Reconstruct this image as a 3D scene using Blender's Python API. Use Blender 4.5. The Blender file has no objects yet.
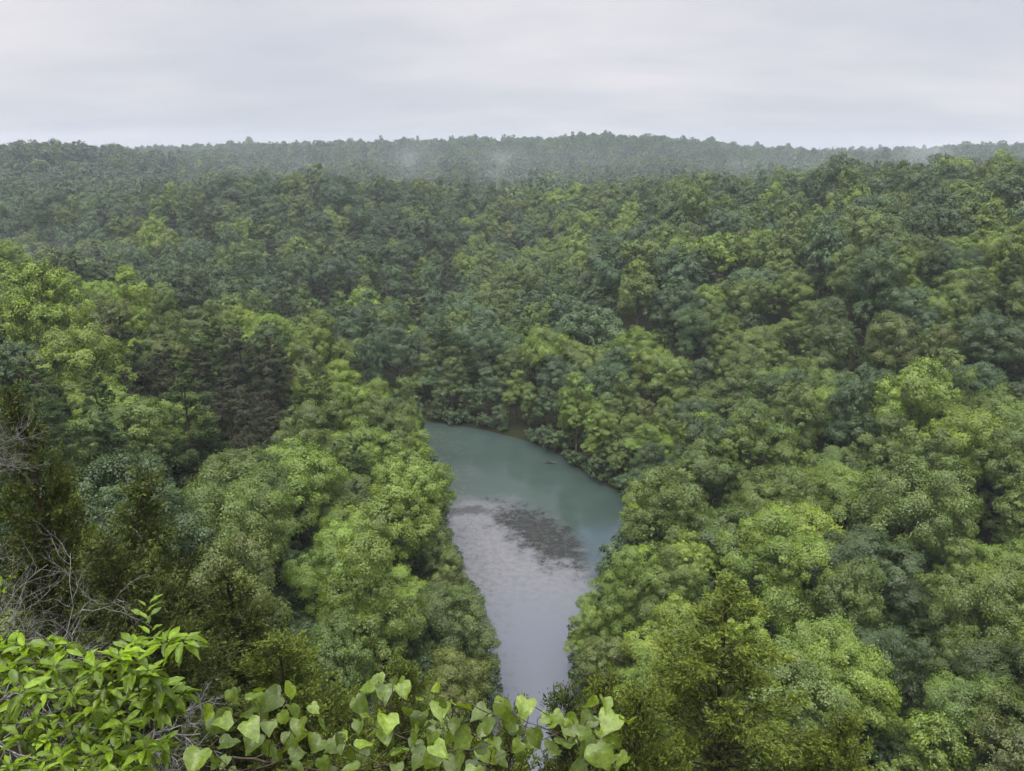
import bpy, math, random
import numpy as np
from mathutils import Vector, Matrix

SEED = 7
rng = np.random.default_rng(SEED)
W, H = 1024, 771
F = 770.0
PITCH = math.radians(17.0)
CZ = 65.0
SP, CP = math.sin(PITCH), math.cos(PITCH)

scene = bpy.context.scene
COL = scene.collection

# ------------------------------------------------------------------ camera
cam = bpy.data.cameras.new('camera')
cam.sensor_width = 36.0
cam.lens = F / W * 36.0
cam.clip_start = 0.1
cam.clip_end = 20000.0
cam_o = bpy.data.objects.new('camera', cam)
cam_o.location = (0, 0, CZ)
cam_o.rotation_euler = (math.radians(90) - PITCH, 0, 0)
COL.objects.link(cam_o)
scene.camera = cam_o


def at(u, v, Y):
    """point seen at photo position (u, v) that lies Y metres ahead"""
    s = (385.5 - v) / F
    t = Y / (CP + s * SP)
    return np.array([(u - 512) / F * t, Y, CZ + (-SP + s * CP) * t])


def proj(P):
    P = np.atleast_2d(P)
    x, y, z = P[:, 0], P[:, 1], P[:, 2] - CZ
    d = y * CP - z * SP
    up = y * SP + z * CP
    d = np.where(d < 0.05, 0.05, d)
    return 512 + F * x / d, 385.5 - F * up / d, d


# ------------------------------------------------------------------ object helpers
def mesh_np(name, V, faces=None, quads=None, mats=(), smooth=False, attrs=None):
    """mesh from numpy arrays; quads is (n,4) or faces (n,3)"""
    me = bpy.data.meshes.new(name)
    fs = quads if quads is not None else faces
    n, k = fs.shape
    me.vertices.add(len(V))
    me.vertices.foreach_set('co', np.asarray(V, dtype=np.float32).ravel())
    me.loops.add(n * k)
    me.loops.foreach_set('vertex_index', fs.astype(np.int32).ravel())
    me.polygons.add(n)
    me.polygons.foreach_set('loop_start', np.arange(0, n * k, k, dtype=np.int32))
    if smooth:
        me.polygons.foreach_set('use_smooth', np.ones(n, dtype=bool))
    for m in mats:
        me.materials.append(m)
    if attrs:
        for an, (dom, arr) in attrs.items():
            a = me.attributes.new(an, 'FLOAT', dom)
            a.data.foreach_set('value', np.asarray(arr, dtype=np.float32))
    me.update(calc_edges=True)
    return me


def link(name, data, parent=None):
    o = bpy.data.objects.new(name, data)
    COL.objects.link(o)
    if parent is not None:
        o.parent = parent
    return o


def tag(o, label=None, cat=None, group=None, kind=None):
    if label: o['label'] = label
    if cat: o['category'] = cat
    if group: o['group'] = group
    if kind: o['kind'] = kind
    return o


# ------------------------------------------------------------------ materials
def new_mat(name):
    m = bpy.data.materials.new(name)
    m.use_nodes = True
    nt = m.node_tree
    for n in list(nt.nodes):
        nt.nodes.remove(n)
    return m, nt, nt.nodes, nt.links


def leaf_mat(name, fixed=None, trans=0.09, gloss=0.016, rough=0.45, var=0.35, backlight=(1.25, 1.2, 0.6)):
    m, nt, N, L = new_mat(name)
    out = N.new('ShaderNodeOutputMaterial')
    if fixed is None:
        ta = N.new('ShaderNodeAttribute'); ta.attribute_type = 'INSTANCER'; ta.attribute_name = 'tint'
        col = ta.outputs['Color']
    else:
        rg = N.new('ShaderNodeRGB'); rg.outputs[0].default_value = (*fixed, 1)
        col = rg.outputs[0]
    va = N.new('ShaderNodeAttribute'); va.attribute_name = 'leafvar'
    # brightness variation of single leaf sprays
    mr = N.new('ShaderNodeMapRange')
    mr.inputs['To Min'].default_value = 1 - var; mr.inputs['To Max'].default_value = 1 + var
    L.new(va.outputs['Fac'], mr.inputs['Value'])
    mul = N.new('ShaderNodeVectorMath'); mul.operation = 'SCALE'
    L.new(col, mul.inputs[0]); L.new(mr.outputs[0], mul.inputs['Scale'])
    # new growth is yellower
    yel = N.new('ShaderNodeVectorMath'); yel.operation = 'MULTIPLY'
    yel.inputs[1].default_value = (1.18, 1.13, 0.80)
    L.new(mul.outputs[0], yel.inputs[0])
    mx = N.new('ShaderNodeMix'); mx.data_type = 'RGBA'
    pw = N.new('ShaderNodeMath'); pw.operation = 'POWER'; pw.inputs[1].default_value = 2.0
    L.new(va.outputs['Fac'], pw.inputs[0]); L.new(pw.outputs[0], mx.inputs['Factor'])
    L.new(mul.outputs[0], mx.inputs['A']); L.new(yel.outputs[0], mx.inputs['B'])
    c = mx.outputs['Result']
    df = N.new('ShaderNodeBsdfDiffuse'); L.new(c, df.inputs['Color'])
    tr = N.new('ShaderNodeBsdfTranslucent')
    tm = N.new('ShaderNodeVectorMath'); tm.operation = 'MULTIPLY'; tm.inputs[1].default_value = backlight
    L.new(c, tm.inputs[0]); L.new(tm.outputs[0], tr.inputs['Color'])
    ms = N.new('ShaderNodeMixShader'); ms.inputs[0].default_value = trans
    L.new(df.outputs[0], ms.inputs[1]); L.new(tr.outputs[0], ms.inputs[2])
    last = ms
    if gloss > 0:
        gl = N.new('ShaderNodeBsdfGlossy'); gl.inputs['Roughness'].default_value = rough
        gl.inputs['Color'].default_value = (1, 1, 1, 1)
        m2 = N.new('ShaderNodeMixShader'); m2.inputs[0].default_value = gloss
        L.new(ms.outputs[0], m2.inputs[1]); L.new(gl.outputs[0], m2.inputs[2])
        last = m2
    L.new(last.outputs[0], out.inputs['Surface'])
    return m


def bark_mat(name, c1, c2, scale=6.0):
    m, nt, N, L = new_mat(name)
    out = N.new('ShaderNodeOutputMaterial')
    tc = N.new('ShaderNodeTexCoord')
    mp = N.new('ShaderNodeMapping'); mp.inputs['Scale'].default_value = (scale, scale, scale * 0.2)
    nz = N.new('ShaderNodeTexNoise'); nz.inputs['Scale'].default_value = 1.0; nz.inputs['Detail'].default_value = 5
    L.new(tc.outputs['Object'], mp.inputs[0]); L.new(mp.outputs[0], nz.inputs['Vector'])
    rp = N.new('ShaderNodeValToRGB')
    rp.color_ramp.elements[0].position = 0.35; rp.color_ramp.elements[0].color = (*c1, 1)
    rp.color_ramp.elements[1].position = 0.65; rp.color_ramp.elements[1].color = (*c2, 1)
    L.new(nz.outputs['Fac'], rp.inputs[0])
    df = N.new('ShaderNodeBsdfDiffuse'); L.new(rp.outputs[0], df.inputs['Color'])
    L.new(df.outputs[0], out.inputs['Surface'])
    return m


M_LEAF = leaf_mat('canopy_leaf', gloss=0.035)
M_NEEDLE = leaf_mat('conifer_needle', trans=0.12, gloss=0.02, var=0.45, backlight=(1.1, 1.1, 0.7))
M_BARK = bark_mat('bark', (0.07, 0.055, 0.042), (0.16, 0.13, 0.10))
M_CEDARBARK = bark_mat('cedar_bark', (0.035, 0.026, 0.02), (0.08, 0.06, 0.045))
M_DEADWOOD = bark_mat('dead_wood', (0.07, 0.07, 0.06), (0.24, 0.235, 0.21), 14)

# ------------------------------------------------------------------ river outline (world, metres)
RIVER = np.array([
    (75, 24), (40, 31), (22, 38), (6, 47), (-1, 57), (-2.6, 70), (-2.8, 84), (-5.0, 95), (-8.5, 104), (-11.5, 114),
    (-13.5, 128), (-15, 139), (-20, 150), (-27, 161), (-38, 171), (-60, 181), (-110, 188), (-220, 185),
    (-220, 208), (-110, 209), (-60, 199), (-36, 189.5), (-23, 182.5), (-10.3, 178), (1.9, 170), (9.2, 162.5),
    (15.5, 150), (19.5, 142), (24.0, 136.5), (23.5, 127), (18.5, 113), (14, 103), (9.8, 90), (8.0, 76), (9, 66), (24, 53), (46, 45), (78, 40)],
    dtype=float)


def smooth_poly(P, it=2):
    for _ in range(it):
        Q = np.roll(P, -1, axis=0)
        P = np.stack([0.75 * P + 0.25 * Q, 0.25 * P + 0.75 * Q], 1).reshape(-1, 2)
    return P


RV = smooth_poly(RIVER)


def river_dist(X, Y):
    """signed distance to the shoreline: negative over the water"""
    X = np.asarray(X, float).ravel(); Y = np.asarray(Y, float).ravel()
    d2 = np.full(X.shape, 1e9); ins = np.zeros(X.shape, bool)
    A = RV; B = np.roll(RV, -1, axis=0)
    for (ax, ay), (bx, by) in zip(A, B):
        ex, ey = bx - ax, by - ay
        L2 = ex * ex + ey * ey
        t = np.clip(((X - ax) * ex + (Y - ay) * ey) / L2, 0, 1)
        d2 = np.minimum(d2, (X - ax - t * ex) ** 2 + (Y - ay - t * ey) ** 2)
        c = ((ay > Y) != (by > Y))
        with np.errstate(divide='ignore', invalid='ignore'):
            xi = (bx - ax) * (Y - ay) / (by - ay if by != ay else 1e-9) + ax
        ins ^= c & (X < xi)
    d = np.sqrt(d2)
    return np.where(ins, -d, d)


# ------------------------------------------------------------------ terrain heights
CANOPY = 15.0
ctl = []


def canopy(u, v, Y, h=CANOPY):
    if Y > 240: h = 20.0
    if Y > 300 and u < 730: h = 24.0
    if 240 < Y < 320 and u > 800: h = 24.0
    if Y > 600: h = 14.0
    p = at(u, v, Y); ctl.append((p[0], p[1], max(p[2] - h, 0.6)))


# long hill across the river
for a in [(130, 187, 420), (200, 174, 420), (300, 173, 430), (400, 179, 440), (500, 191, 430), (560, 193, 420), (640, 183, 380),
          (720, 185, 335), (780, 178, 310), (840, 170, 290), (940, 166, 265), (1024, 155, 250), (1150, 150, 250),
          (0, 228, 360), (60, 212, 390), (-150, 240, 330),
          (100, 230, 335), (200, 240, 320), (300, 255, 290), (200, 290, 265), (300, 310, 240), (400, 350, 203), (400, 300, 245),
          (400, 240, 330), (500, 250, 320), (510, 300, 262), (520, 350, 205), (600, 250, 290), (600, 330, 200), (560, 390, 178),
          (700, 250, 260), (700, 350, 178), (850, 300, 180), (850, 230, 235), (1000, 250, 185), (1000, 330, 150), (1150, 250, 180),
          (600, 300, 207), (620, 260, 238), (660, 220, 268), (700, 197, 292), (500, 305, 285), (530, 255, 335), (555, 222, 385), (535, 335, 232), (470, 330, 232),
          # bench beside the river on the other shore
          (1000, 400, 125), (850, 420, 125), (700, 430, 140), (640, 480, 128), (900, 500, 98), (1000, 600, 72), (850, 700, 62), (750, 560, 88), (1150, 500, 90),
          # spur on this shore
          (0, 250, 190), (100, 280, 165), (200, 304, 152), (300, 334, 146), (380, 378, 148), (410, 425, 142),
          (0, 330, 112), (100, 400, 92), (200, 450, 86), (300, 420, 112), (380, 520, 92), (300, 560, 72), (250, 650, 52), (-200, 300, 150), (-200, 400, 80)]:
    canopy(*a)
# far ridge
for a in [(0, 156, 800), (50, 148, 780), (128, 172, 760), (0, 205, 560), (-300, 150, 800),
          (128, 170, 1300), (180, 158, 1350), (250, 150, 1350), (400, 143, 1350), (600, 138, 1300), (700, 144, 1350), (740, 150, 1380), (800, 157, 1400), (860, 156, 1450), (960, 149, 1400), (1100, 149, 1400),
          (150, 155, 1400), (-200, 152, 1400), (1400, 150, 1400),
          (250, 175, 850), (450, 178, 850), (650, 178, 800), (850, 172, 850), (1100, 165, 850)]:
    canopy(*a)
ctl += [(0, -4, 63.6), (0, 0.6, 63.3), (3, 0.3, 63.3), (-3, 0.3, 63.3), (0, 2, 62.0), (2, 2, 61.8), (-2, 2, 62), (0, 3, 60.2), (-3.4, 3.2, 60.6), (3.4, 3.2, 60.0), (0, 5.5, 55.5), (-6, 5.5, 57.5), (6, 5.5, 55),
        (0, 10, 48), (9, 10, 48), (-9, 10, 54), (-13, 14, 52), (-8, 20, 46), (-16, 24, 44), (1, 20, 35), (0, 33, 16), (8, 24, 37), (14, 24, 36), (14, 33, 18), (-10, 36, 22), (22, 27, 28), (30, 20, 34), (12, 40, 6), (-30, 40, 34), (-25, 20, 52),
        (-45, 15, 52), (-60, 40, 40), (45, 10, 38), (90, 10, 40), (80, -20, 62), (0, -40, 66), (60, -60, 68), (-60, -40, 66), (-120, 0, 58), (-120, 60, 44), (150, 60, 30), (180, 120, 45),
        (0, -400, 75), (400, -300, 80), (-400, -300, 75), (-400, 300, 40), (-600, 600, 45), (600, 500, 70), (700, 0, 80), (-700, 0, 60),
        (0, 1900, 40), (900, 1900, 40), (-900, 1900, 40), (0, 3500, 30), (2500, 3000, 30), (-2500, 3000, 30), (3000, 0, 60), (-3000, 0, 60), (0, -3000, 60),
        (0, 580, 18), (-150, 560, 14), (150, 560, 20), (300, 560, 30), (-350, 560, 24)]
ctl = np.array(ctl)


def _k(r):
    return r


_P = ctl[:, :2]
_D = np.sqrt(((_P[:, None] - _P[None]) ** 2).sum(-1))
_A = _k(_D) + np.eye(len(ctl)) * 0.6 * -1
_n = len(ctl)
_M = np.zeros((_n + 1, _n + 1)); _M[:_n, :_n] = _A; _M[:_n, _n] = 1; _M[_n, :_n] = 1
_wt = np.linalg.solve(_M, np.append(ctl[:, 2], 0))


def vnoise(X, Y, scale, seed=0):
    """smooth value noise"""
    r = np.random.default_rng(seed); T = r.random((64, 64))
    x = X / scale; y = Y / scale
    i = np.floor(x).astype(int); j = np.floor(y).astype(int)
    fx = x - i; fy = y - j
    fx = fx * fx * (3 - 2 * fx); fy = fy * fy * (3 - 2 * fy)
    g = lambda a, b: T[a % 64, b % 64]
    return (g(i, j) * (1 - fx) + g(i + 1, j) * fx) * (1 - fy) + (g(i, j + 1) * (1 - fx) + g(i + 1, j + 1) * fx) * fy - 0.5


def ground(X, Y):
    X = np.asarray(X, float).ravel(); Y = np.asarray(Y, float).ravel()
    z = np.empty_like(X)
    for a in range(0, len(X), 20000):
        s = slice(a, a + 20000)
        d = np.sqrt((X[s, None] - _P[None, :, 0]) ** 2 + (Y[s, None] - _P[None, :, 1]) ** 2)
        z[s] = d @ _wt[:_n] + _wt[_n]
    dist = np.hypot(X, Y)
    amp = np.clip((dist - 40) / 150, 0, 1)
    z += amp * (vnoise(X, Y, 55, 3) * 9 + vnoise(X, Y, 24, 4) * 3)
    z += np.clip((dist - 500) / 400, 0, 1) * (vnoise(X, Y, 170, 5) * 11)
    z += np.clip(dist / 20, 0, 1) * vnoise(X, Y, 3.1, 6) * 0.5
    z = np.maximum(z, 0.9)
    rd = river_dist(X, Y)
    t = np.clip((rd + 0.5) / 11.0, 0, 1); t = t * t * (3 - 2 * t)
    bank = np.clip(rd * 0.35, -1.6, 0.9)
    return np.where(rd < 10.5, bank * (1 - t) + z * t, z)


# one ground sheet: a fan of rings that reaches past the farthest ridge
ang = np.concatenate([np.radians(np.linspace(-48, 48, 330)), np.radians(np.linspace(50, 310, 66))])
rad = np.concatenate([[0.0], np.geomspace(0.6, 2600, 540)])
na, nr = len(ang), len(rad)
AX = np.sin(ang)[None, :] * rad[1:, None]; AY = np.cos(ang)[None, :] * rad[1:, None]
gx = np.concatenate([[0], AX.ravel()]); gy = np.concatenate([[0], AY.ravel()])
gz = ground(gx, gy)
i = np.arange(nr - 2)[:, None] * na + 1; j = np.arange(na)[None, :]; j2 = (j + 1) % na
q = np.stack([i + j, i + j2, i + na + j2, i + na + j], -1).reshape(-1, 4)[:, ::-1]
cap = np.stack([np.zeros(na, int), 1 + (np.arange(na) + 1) % na, 1 + np.arange(na), 1 + np.arange(na)], -1)

m, nt, N, L = new_mat('forest_floor')
out = N.new('ShaderNodeOutputMaterial'); tc = N.new('ShaderNodeTexCoord')
n1 = N.new('ShaderNodeTexNoise'); n1.inputs['Scale'].default_value = 0.35; n1.inputs['Detail'].default_value = 8
n2 = N.new('ShaderNodeTexNoise'); n2.inputs['Scale'].default_value = 6.0; n2.inputs['Detail'].default_value = 6
L.new(tc.outputs['Object'], n1.inputs['Vector']); L.new(tc.outputs['Object'], n2.inputs['Vector'])
r1 = N.new('ShaderNodeValToRGB')
e = r1.color_ramp.elements
e[0].position = 0.38; e[0].color = (0.022, 0.032, 0.012, 1); e[1].position = 0.62; e[1].color = (0.034, 0.028, 0.016, 1)
L.new(n1.outputs['Fac'], r1.inputs[0])
mm = N.new('ShaderNodeMix'); mm.data_type = 'RGBA'; mm.blend_type = 'MULTIPLY'; mm.inputs['Factor'].default_value = 0.7
r2 = N.new('ShaderNodeValToRGB'); r2.color_ramp.elements[0].color = (0.4, 0.4, 0.4, 1); r2.color_ramp.elements[1].color = (1.4, 1.3, 1.2, 1)
L.new(n2.outputs['Fac'], r2.inputs[0]); L.new(r1.outputs[0], mm.inputs['A']); L.new(r2.outputs[0], mm.inputs['B'])
df = N.new('ShaderNodeBsdfDiffuse'); L.new(mm.outputs['Result'], df.inputs['Color']); L.new(df.outputs[0], out.inputs['Surface'])
M_FLOOR = m
V = np.stack([gx, gy, gz], 1)
me = bpy.data.meshes.new('ground')
me.from_pydata(V.tolist(), [], [tuple(f) for f in q.tolist()] + [tuple(c[:3]) for c in cap.tolist()])
me.materials.append(M_FLOOR)
me.polygons.foreach_set('use_smooth', np.ones(len(me.polygons), bool))
gr = link('ground', me); tag(gr, kind='structure')

# ------------------------------------------------------------------ river water
m, nt, N, L = new_mat('river_water')
out = N.new('ShaderNodeOutputMaterial'); tc = N.new('ShaderNodeTexCoord')
sep = N.new('ShaderNodeSeparateXYZ'); L.new(tc.outputs['Object'], sep.inputs[0])


def math_n(op, a, b=None, c=None, clamp=False):
    n = N.new('ShaderNodeMath'); n.operation = op; n.use_clamp = clamp
    for i_, v_ in enumerate((a, b, c)):
        if v_ is None: continue
        if isinstance(v_, (int, float)): n.inputs[i_].default_value = v_
        else: L.new(v_, n.inputs[i_])
    return n.outputs[0]


def noise_n(scale, detail=4, vec=None, rough=0.55):
    n = N.new('ShaderNodeTexNoise'); n.inputs['Scale'].default_value = scale; n.inputs['Detail'].default_value = detail
    n.inputs['Roughness'].default_value = rough
    L.new(vec or tc.outputs['Object'], n.inputs['Vector'])
    return n.outputs['Fac']


def mixc(f, a, b):
    n = N.new('ShaderNodeMix'); n.data_type = 'RGBA'
    if isinstance(f, (int, float)): n.inputs['Factor'].default_value = f
    else: L.new(f, n.inputs['Factor'])
    for k_, v_ in (('A', a), ('B', b)):
        if isinstance(v_, tuple): n.inputs[k_].default_value = (*v_, 1)
        else: L.new(v_, n.inputs[k_])
    return n.outputs['Result']


def sstep(x, a, b):
    n = N.new('ShaderNodeMapRange'); n.interpolation_type = 'SMOOTHSTEP'
    n.inputs['From Min'].default_value = a; n.inputs['From Max'].default_value = b
    L.new(x, n.inputs['Value'])
    return n.outputs[0]


X_, Y_ = sep.outputs[0], sep.outputs[1]
nb = noise_n(0.16, 5); nf = noise_n(0.9, 6, rough=0.65); nff = noise_n(2.6, 4, rough=0.7)
# the deep pool lies beyond a line across the bend, then down along the right shore
xr = math_n('SUBTRACT', X_, 6.0); yr = math_n('SUBTRACT', Y_, 123.0)
perp = math_n('ADD', math_n('MULTIPLY', xr, 0.85), math_n('MULTIPLY', yr, 0.53))
alng = math_n('SUBTRACT', math_n('MULTIPLY', xr, 0.53), math_n('MULTIPLY', yr, 0.85))
wob = math_n('ADD', math_n('MULTIPLY', math_n('SUBTRACT', nb, 0.5), 9.0), math_n('MULTIPLY', math_n('SUBTRACT', nf, 0.5), 5.0))
edge = math_n('ADD', math_n('MAXIMUM', math_n('SUBTRACT', perp, 2.0), math_n('SUBTRACT', Y_, 137.0)), wob)
deep = sstep(edge, -6.5, 4.5)
shallow = mixc(sstep(nf, 0.35, 0.7), (0.150, 0.148, 0.153), (0.112, 0.114, 0.116))
far_shal = mixc(sstep(Y_, 92, 112), (0.112, 0.124, 0.140), shallow)
turq = mixc(sstep(nb, 0.35, 0.65), (0.035, 0.052, 0.043), (0.040, 0.059, 0.049))
base = mixc(deep, far_shal, turq)
# weed bed below the surface along the pool edge
def lens(ax_, ay_, ox, oy):
    u_ = math_n('DIVIDE', math_n('SUBTRACT', alng, ox), ax_); v_ = math_n('DIVIDE', math_n('SUBTRACT', perp, oy), ay_)
    return math_n('SQRT', math_n('ADD', math_n('MULTIPLY', u_, u_), math_n('MULTIPLY', v_, v_)))
rough_ = math_n('ADD', math_n('MULTIPLY', math_n('SUBTRACT', nff, 0.5), 0.6), math_n('ADD', math_n('MULTIPLY', math_n('SUBTRACT', nf, 0.5), 1.6), math_n('MULTIPLY', math_n('SUBTRACT', noise_n(0.28, 4), 0.5), 1.9)))
weed_a = sstep(math_n('ADD', lens(15.5, 6.0, 0.5, -1.0), rough_), 1.30, 0.45)
l2x = math_n('DIVIDE', math_n('ADD', X_, 8.0), 6.5); l2y = math_n('DIVIDE', math_n('SUBTRACT', Y_, 132.0), 3.0)
weed_b = sstep(math_n('ADD', math_n('SQRT', math_n('ADD', math_n('MULTIPLY', l2x, l2x), math_n('MULTIPLY', l2y, l2y))), rough_), 1.0, 0.4)
weed = math_n('MAXIMUM', weed_a, math_n('MULTIPLY', weed_b, 0.75))
weedc = mixc(sstep(math_n('ADD', math_n('MULTIPLY', nff, 0.5), math_n('MULTIPLY', nf, 0.5)), 0.46, 0.64), (0.010, 0.013, 0.010), (0.044, 0.040, 0.028))
base = mixc(math_n('MULTIPLY', weed, 0.95), base, weedc)
# brown weed tufts in the shallows by the left shore
w2 = math_n('MULTIPLY', sstep(math_n('ADD', X_, math_n('MULTIPLY', math_n('SUBTRACT', 118.0, Y_), -0.12)), 0.0, -8.0), sstep(noise_n(0.75, 3), 0.50, 0.62))
w2 = math_n('MULTIPLY', w2, sstep(nff, 0.35, 0.6))
base = mixc(math_n('MULTIPLY', w2, 0.75), base, (0.075, 0.075, 0.05))
# dark deep channel under the right shore
w3 = sstep(math_n('ADD', X_, math_n('MULTIPLY', math_n('SUBTRACT', nb, 0.5), 8.0)), 10.5, 14.5)
w3 = math_n('MULTIPLY', w3, sstep(Y_, 130, 122))
base = mixc(math_n('MULTIPLY', w3, 0.8), base, (0.05, 0.075, 0.085))
df = N.new('ShaderNodeBsdfDiffuse'); L.new(base, df.inputs['Color'])
gl = N.new('ShaderNodeBsdfGlossy'); gl.inputs['Roughness'].default_value = 0.10
bp = N.new('ShaderNodeBump'); bp.inputs['Strength'].default_value = 0.10; bp.inputs['Distance'].default_value = 0.05
rn = math_n('ADD', noise_n(1.6, 3), math_n('MULTIPLY', noise_n(6.0, 2), 0.3))
L.new(rn, bp.inputs['Height'])
fr = N.new('ShaderNodeFresnel'); fr.inputs['IOR'].default_value = 1.33
L.new(bp.outputs[0], gl.inputs['Normal']); L.new(bp.outputs[0], fr.inputs['Normal'])
ms = N.new('ShaderNodeMixShader'); L.new(fr.outputs[0], ms.inputs[0]); L.new(df.outputs[0], ms.inputs[1]); L.new(gl.outputs[0], ms.inputs[2])
L.new(ms.outputs[0], out.inputs['Surface'])
M_WATER = m
cen = RV
nxt = np.roll(RV, -1, axis=0); prv = np.roll(RV, 1, axis=0)
tn = nxt - prv; tn /= np.linalg.norm(tn, axis=1)[:, None]
sgn = np.sign(np.sum(RV[:, 0] * nxt[:, 1] - nxt[:, 0] * RV[:, 1]))
nrm = np.stack([tn[:, 1], -tn[:, 0]], 1) * sgn
WP = RV + nrm * 2.0
me = bpy.data.meshes.new('river')
me.from_pydata([(p[0], p[1], 0.0) for p in WP], [], [tuple(range(len(WP)))])
me.materials.append(M_WATER)
if me.polygons[0].normal.z < 0: me.flip_normals()
wo = link('river', me); tag(wo, kind='structure')


# ------------------------------------------------------------------ trees: generators
def unit(v):
    return v / np.maximum(np.linalg.norm(v, axis=-1, keepdims=True), 1e-9)


def leaf_quads(P, Nn, size, r, aspect=0.62, fold=0.12):
    """one bent diamond per leaf spray at P, facing Nn"""
    n = len(P)
    a = unit(np.cross(Nn, r.normal(size=(n, 3)))); b = np.cross(Nn, a)
    s = size * (0.65 + 0.7 * r.random((n, 1)))
    w = s * aspect * (0.8 + 0.4 * r.random((n, 1)))
    f = s * fold
    v0 = P - a * s * 0.5 - Nn * f; v2 = P + a * s * 0.5 - Nn * f
    v1 = P + b * w * 0.5; v3 = P - b * w * 0.5
    V = np.stack([v0, v1, v2, v3], 1).reshape(-1, 3)
    Q = np.arange(n * 4).reshape(-1, 4)
    return V, Q


def broad_crown(seed, R, hb, ht, n_lobe, n_leaf, size, tall=False, droop=0.0):
    """billowing broadleaf crown from height hb to ht, radius R"""
    r = np.random.default_rng(seed)
    cz = hb + (ht - hb) * (0.48 if not tall else 0.5); hz = (ht - hb) * 0.5
    # main boughs
    d = unit(r.normal(size=(n_lobe * 3, 3)))
    d = d[d[:, 2] > -0.55][:n_lobe]
    ph = np.arctan2(d[:, 1], d[:, 0])
    wob = 1 + 0.20 * np.sin(2 * ph + r.random() * 6) + 0.14 * np.sin(3 * ph + r.random() * 6) + 0.10 * r.normal(size=len(d))
    k = (0.46 + 0.36 * r.random(len(d)))
    sc = np.stack([R * k * wob, R * k * wob, hz * (k + 0.12) * (0.9 + 0.2 * r.random(len(d)))], 1)
    C = d * sc + [0, 0, cz]
    if tall:
        tz = (C[:, 2] - hb) / (ht - hb)
        C[:, :2] *= (1.25 - 0.75 * np.clip(tz, 0, 1))[:, None]
    lr = R * (0.22 + 0.24 * r.random(len(C)))
    C = np.vstack([C, [[0, 0, cz]], [[0, 0, cz + hz * 0.35]]]); lr = np.append(lr, [R * 0.45, R * 0.4])
    # each bough carries smaller rounded sprays
    ns = 16
    sd = unit(r.normal(size=(len(C), ns, 3)) + [0, 0, 0.4])
    SC = C[:, None] + sd * (lr[:, None, None] * [0.92, 0.92, 0.85] * (0.8 + 0.35 * r.random((len(C), ns, 1))))
    sr = (lr[:, None] * (0.13 + 0.36 * r.random((len(C), ns)) ** 1.4))
    lv = r.random(len(C))
    SC = SC.reshape(-1, 3); sr = sr.ravel(); sl = np.repeat(lv, ns); sd = sd.reshape(-1, 3)
    # drop sprays buried deep inside other boughs
    dd = np.linalg.norm((SC[:, None] - C[None]) / [1, 1, .8], axis=-1) / lr[None]
    buried = (dd < 0.66).sum(1) > 0
    keep = ~buried | (r.random(len(SC)) < 0.15)
    SC, sr, sl, sd = SC[keep], sr[keep], sl[keep], sd[keep]
    pr = sr ** 2; pr /= pr.sum()
    idx = r.choice(len(SC), n_leaf, p=pr)
    n = unit(r.normal(size=(n_leaf, 3)) + [0, 0, 0.35] + sd[idx] * 0.35)
    rad_ = sr[idx] * (0.62 + 0.54 * r.random(n_leaf) ** 0.85)
    stray = r.random(n_leaf) < 0.14
    rad_[stray] *= 1.2 + 0.5 * r.random(stray.sum())
    P = SC[idx] + n * rad_[:, None] * [1, 1, 0.85]
    P[:, 2] -= droop * rad_ * (np.abs(n[:, 0]) + np.abs(n[:, 1])) * 0.4
    Nn = unit(n * 0.75 + sd[idx] * 0.45 + np.array([0, 0, 0.30]) + r.normal(size=(n_leaf, 3)) * 0.33)
    V, Q = leaf_quads(P, Nn, size, r)
    sv = r.random(len(SC))
    var = np.clip(0.22 * r.random(n_leaf) + 0.36 * sl[idx] + 0.42 * sv[idx], 0, 1)
    return V, Q, var


def pine_crown(seed, R, hb, ht, n_leaf, size):
    """open conifer crown: whorls of ragged boughs, narrowing to a leader"""
    r = np.random.default_rng(seed)
    nb_ = 46
    t = np.sort(r.random(nb_)) ** 0.9
    z = hb + (ht - hb) * t
    rr = R * (1.02 - t) ** 0.7 * (0.55 + 0.6 * r.random(nb_)) + 0.25
    ph = r.random(nb_) * 6.283
    idx = r.choice(nb_, n_leaf, p=(rr ** 1.4) / (rr ** 1.4).sum())
    u = 0.18 + 0.82 * np.sqrt(r.random(n_leaf))
    axis = np.stack([np.cos(ph[idx]), np.sin(ph[idx]), 0.18 + 0.25 * t[idx]], 1)
    P = np.stack([np.zeros(n_leaf), np.zeros(n_leaf), z[idx]], 1) + axis * (rr[idx] * u)[:, None]
    spread = rr[idx] * (0.12 + 0.22 * u)
    # tufts along the bough
    tf = np.floor(u * 6) + idx * 7
    tr_ = np.random.default_rng(seed + 5); off = tr_.normal(size=(nb_ * 7 + 8, 3)) * [0.5, 0.5, 0.3]
    P += off[tf.astype(int)] * spread[:, None] + r.normal(size=(n_leaf, 3)) * spread[:, None] * [0.33, 0.33, 0.22]
    Nn = unit(np.array([0, 0, 0.7]) + axis * 0.4 + r.normal(size=(n_leaf, 3)) * 0.6)
    V, Q = leaf_quads(P, Nn, size, r, aspect=0.4)
    var = np.clip(0.5 * r.random(n_leaf) + 0.5 * tr_.random(nb_ * 7 + 8)[tf.astype(int)], 0, 1)
    return V, Q, var


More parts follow.
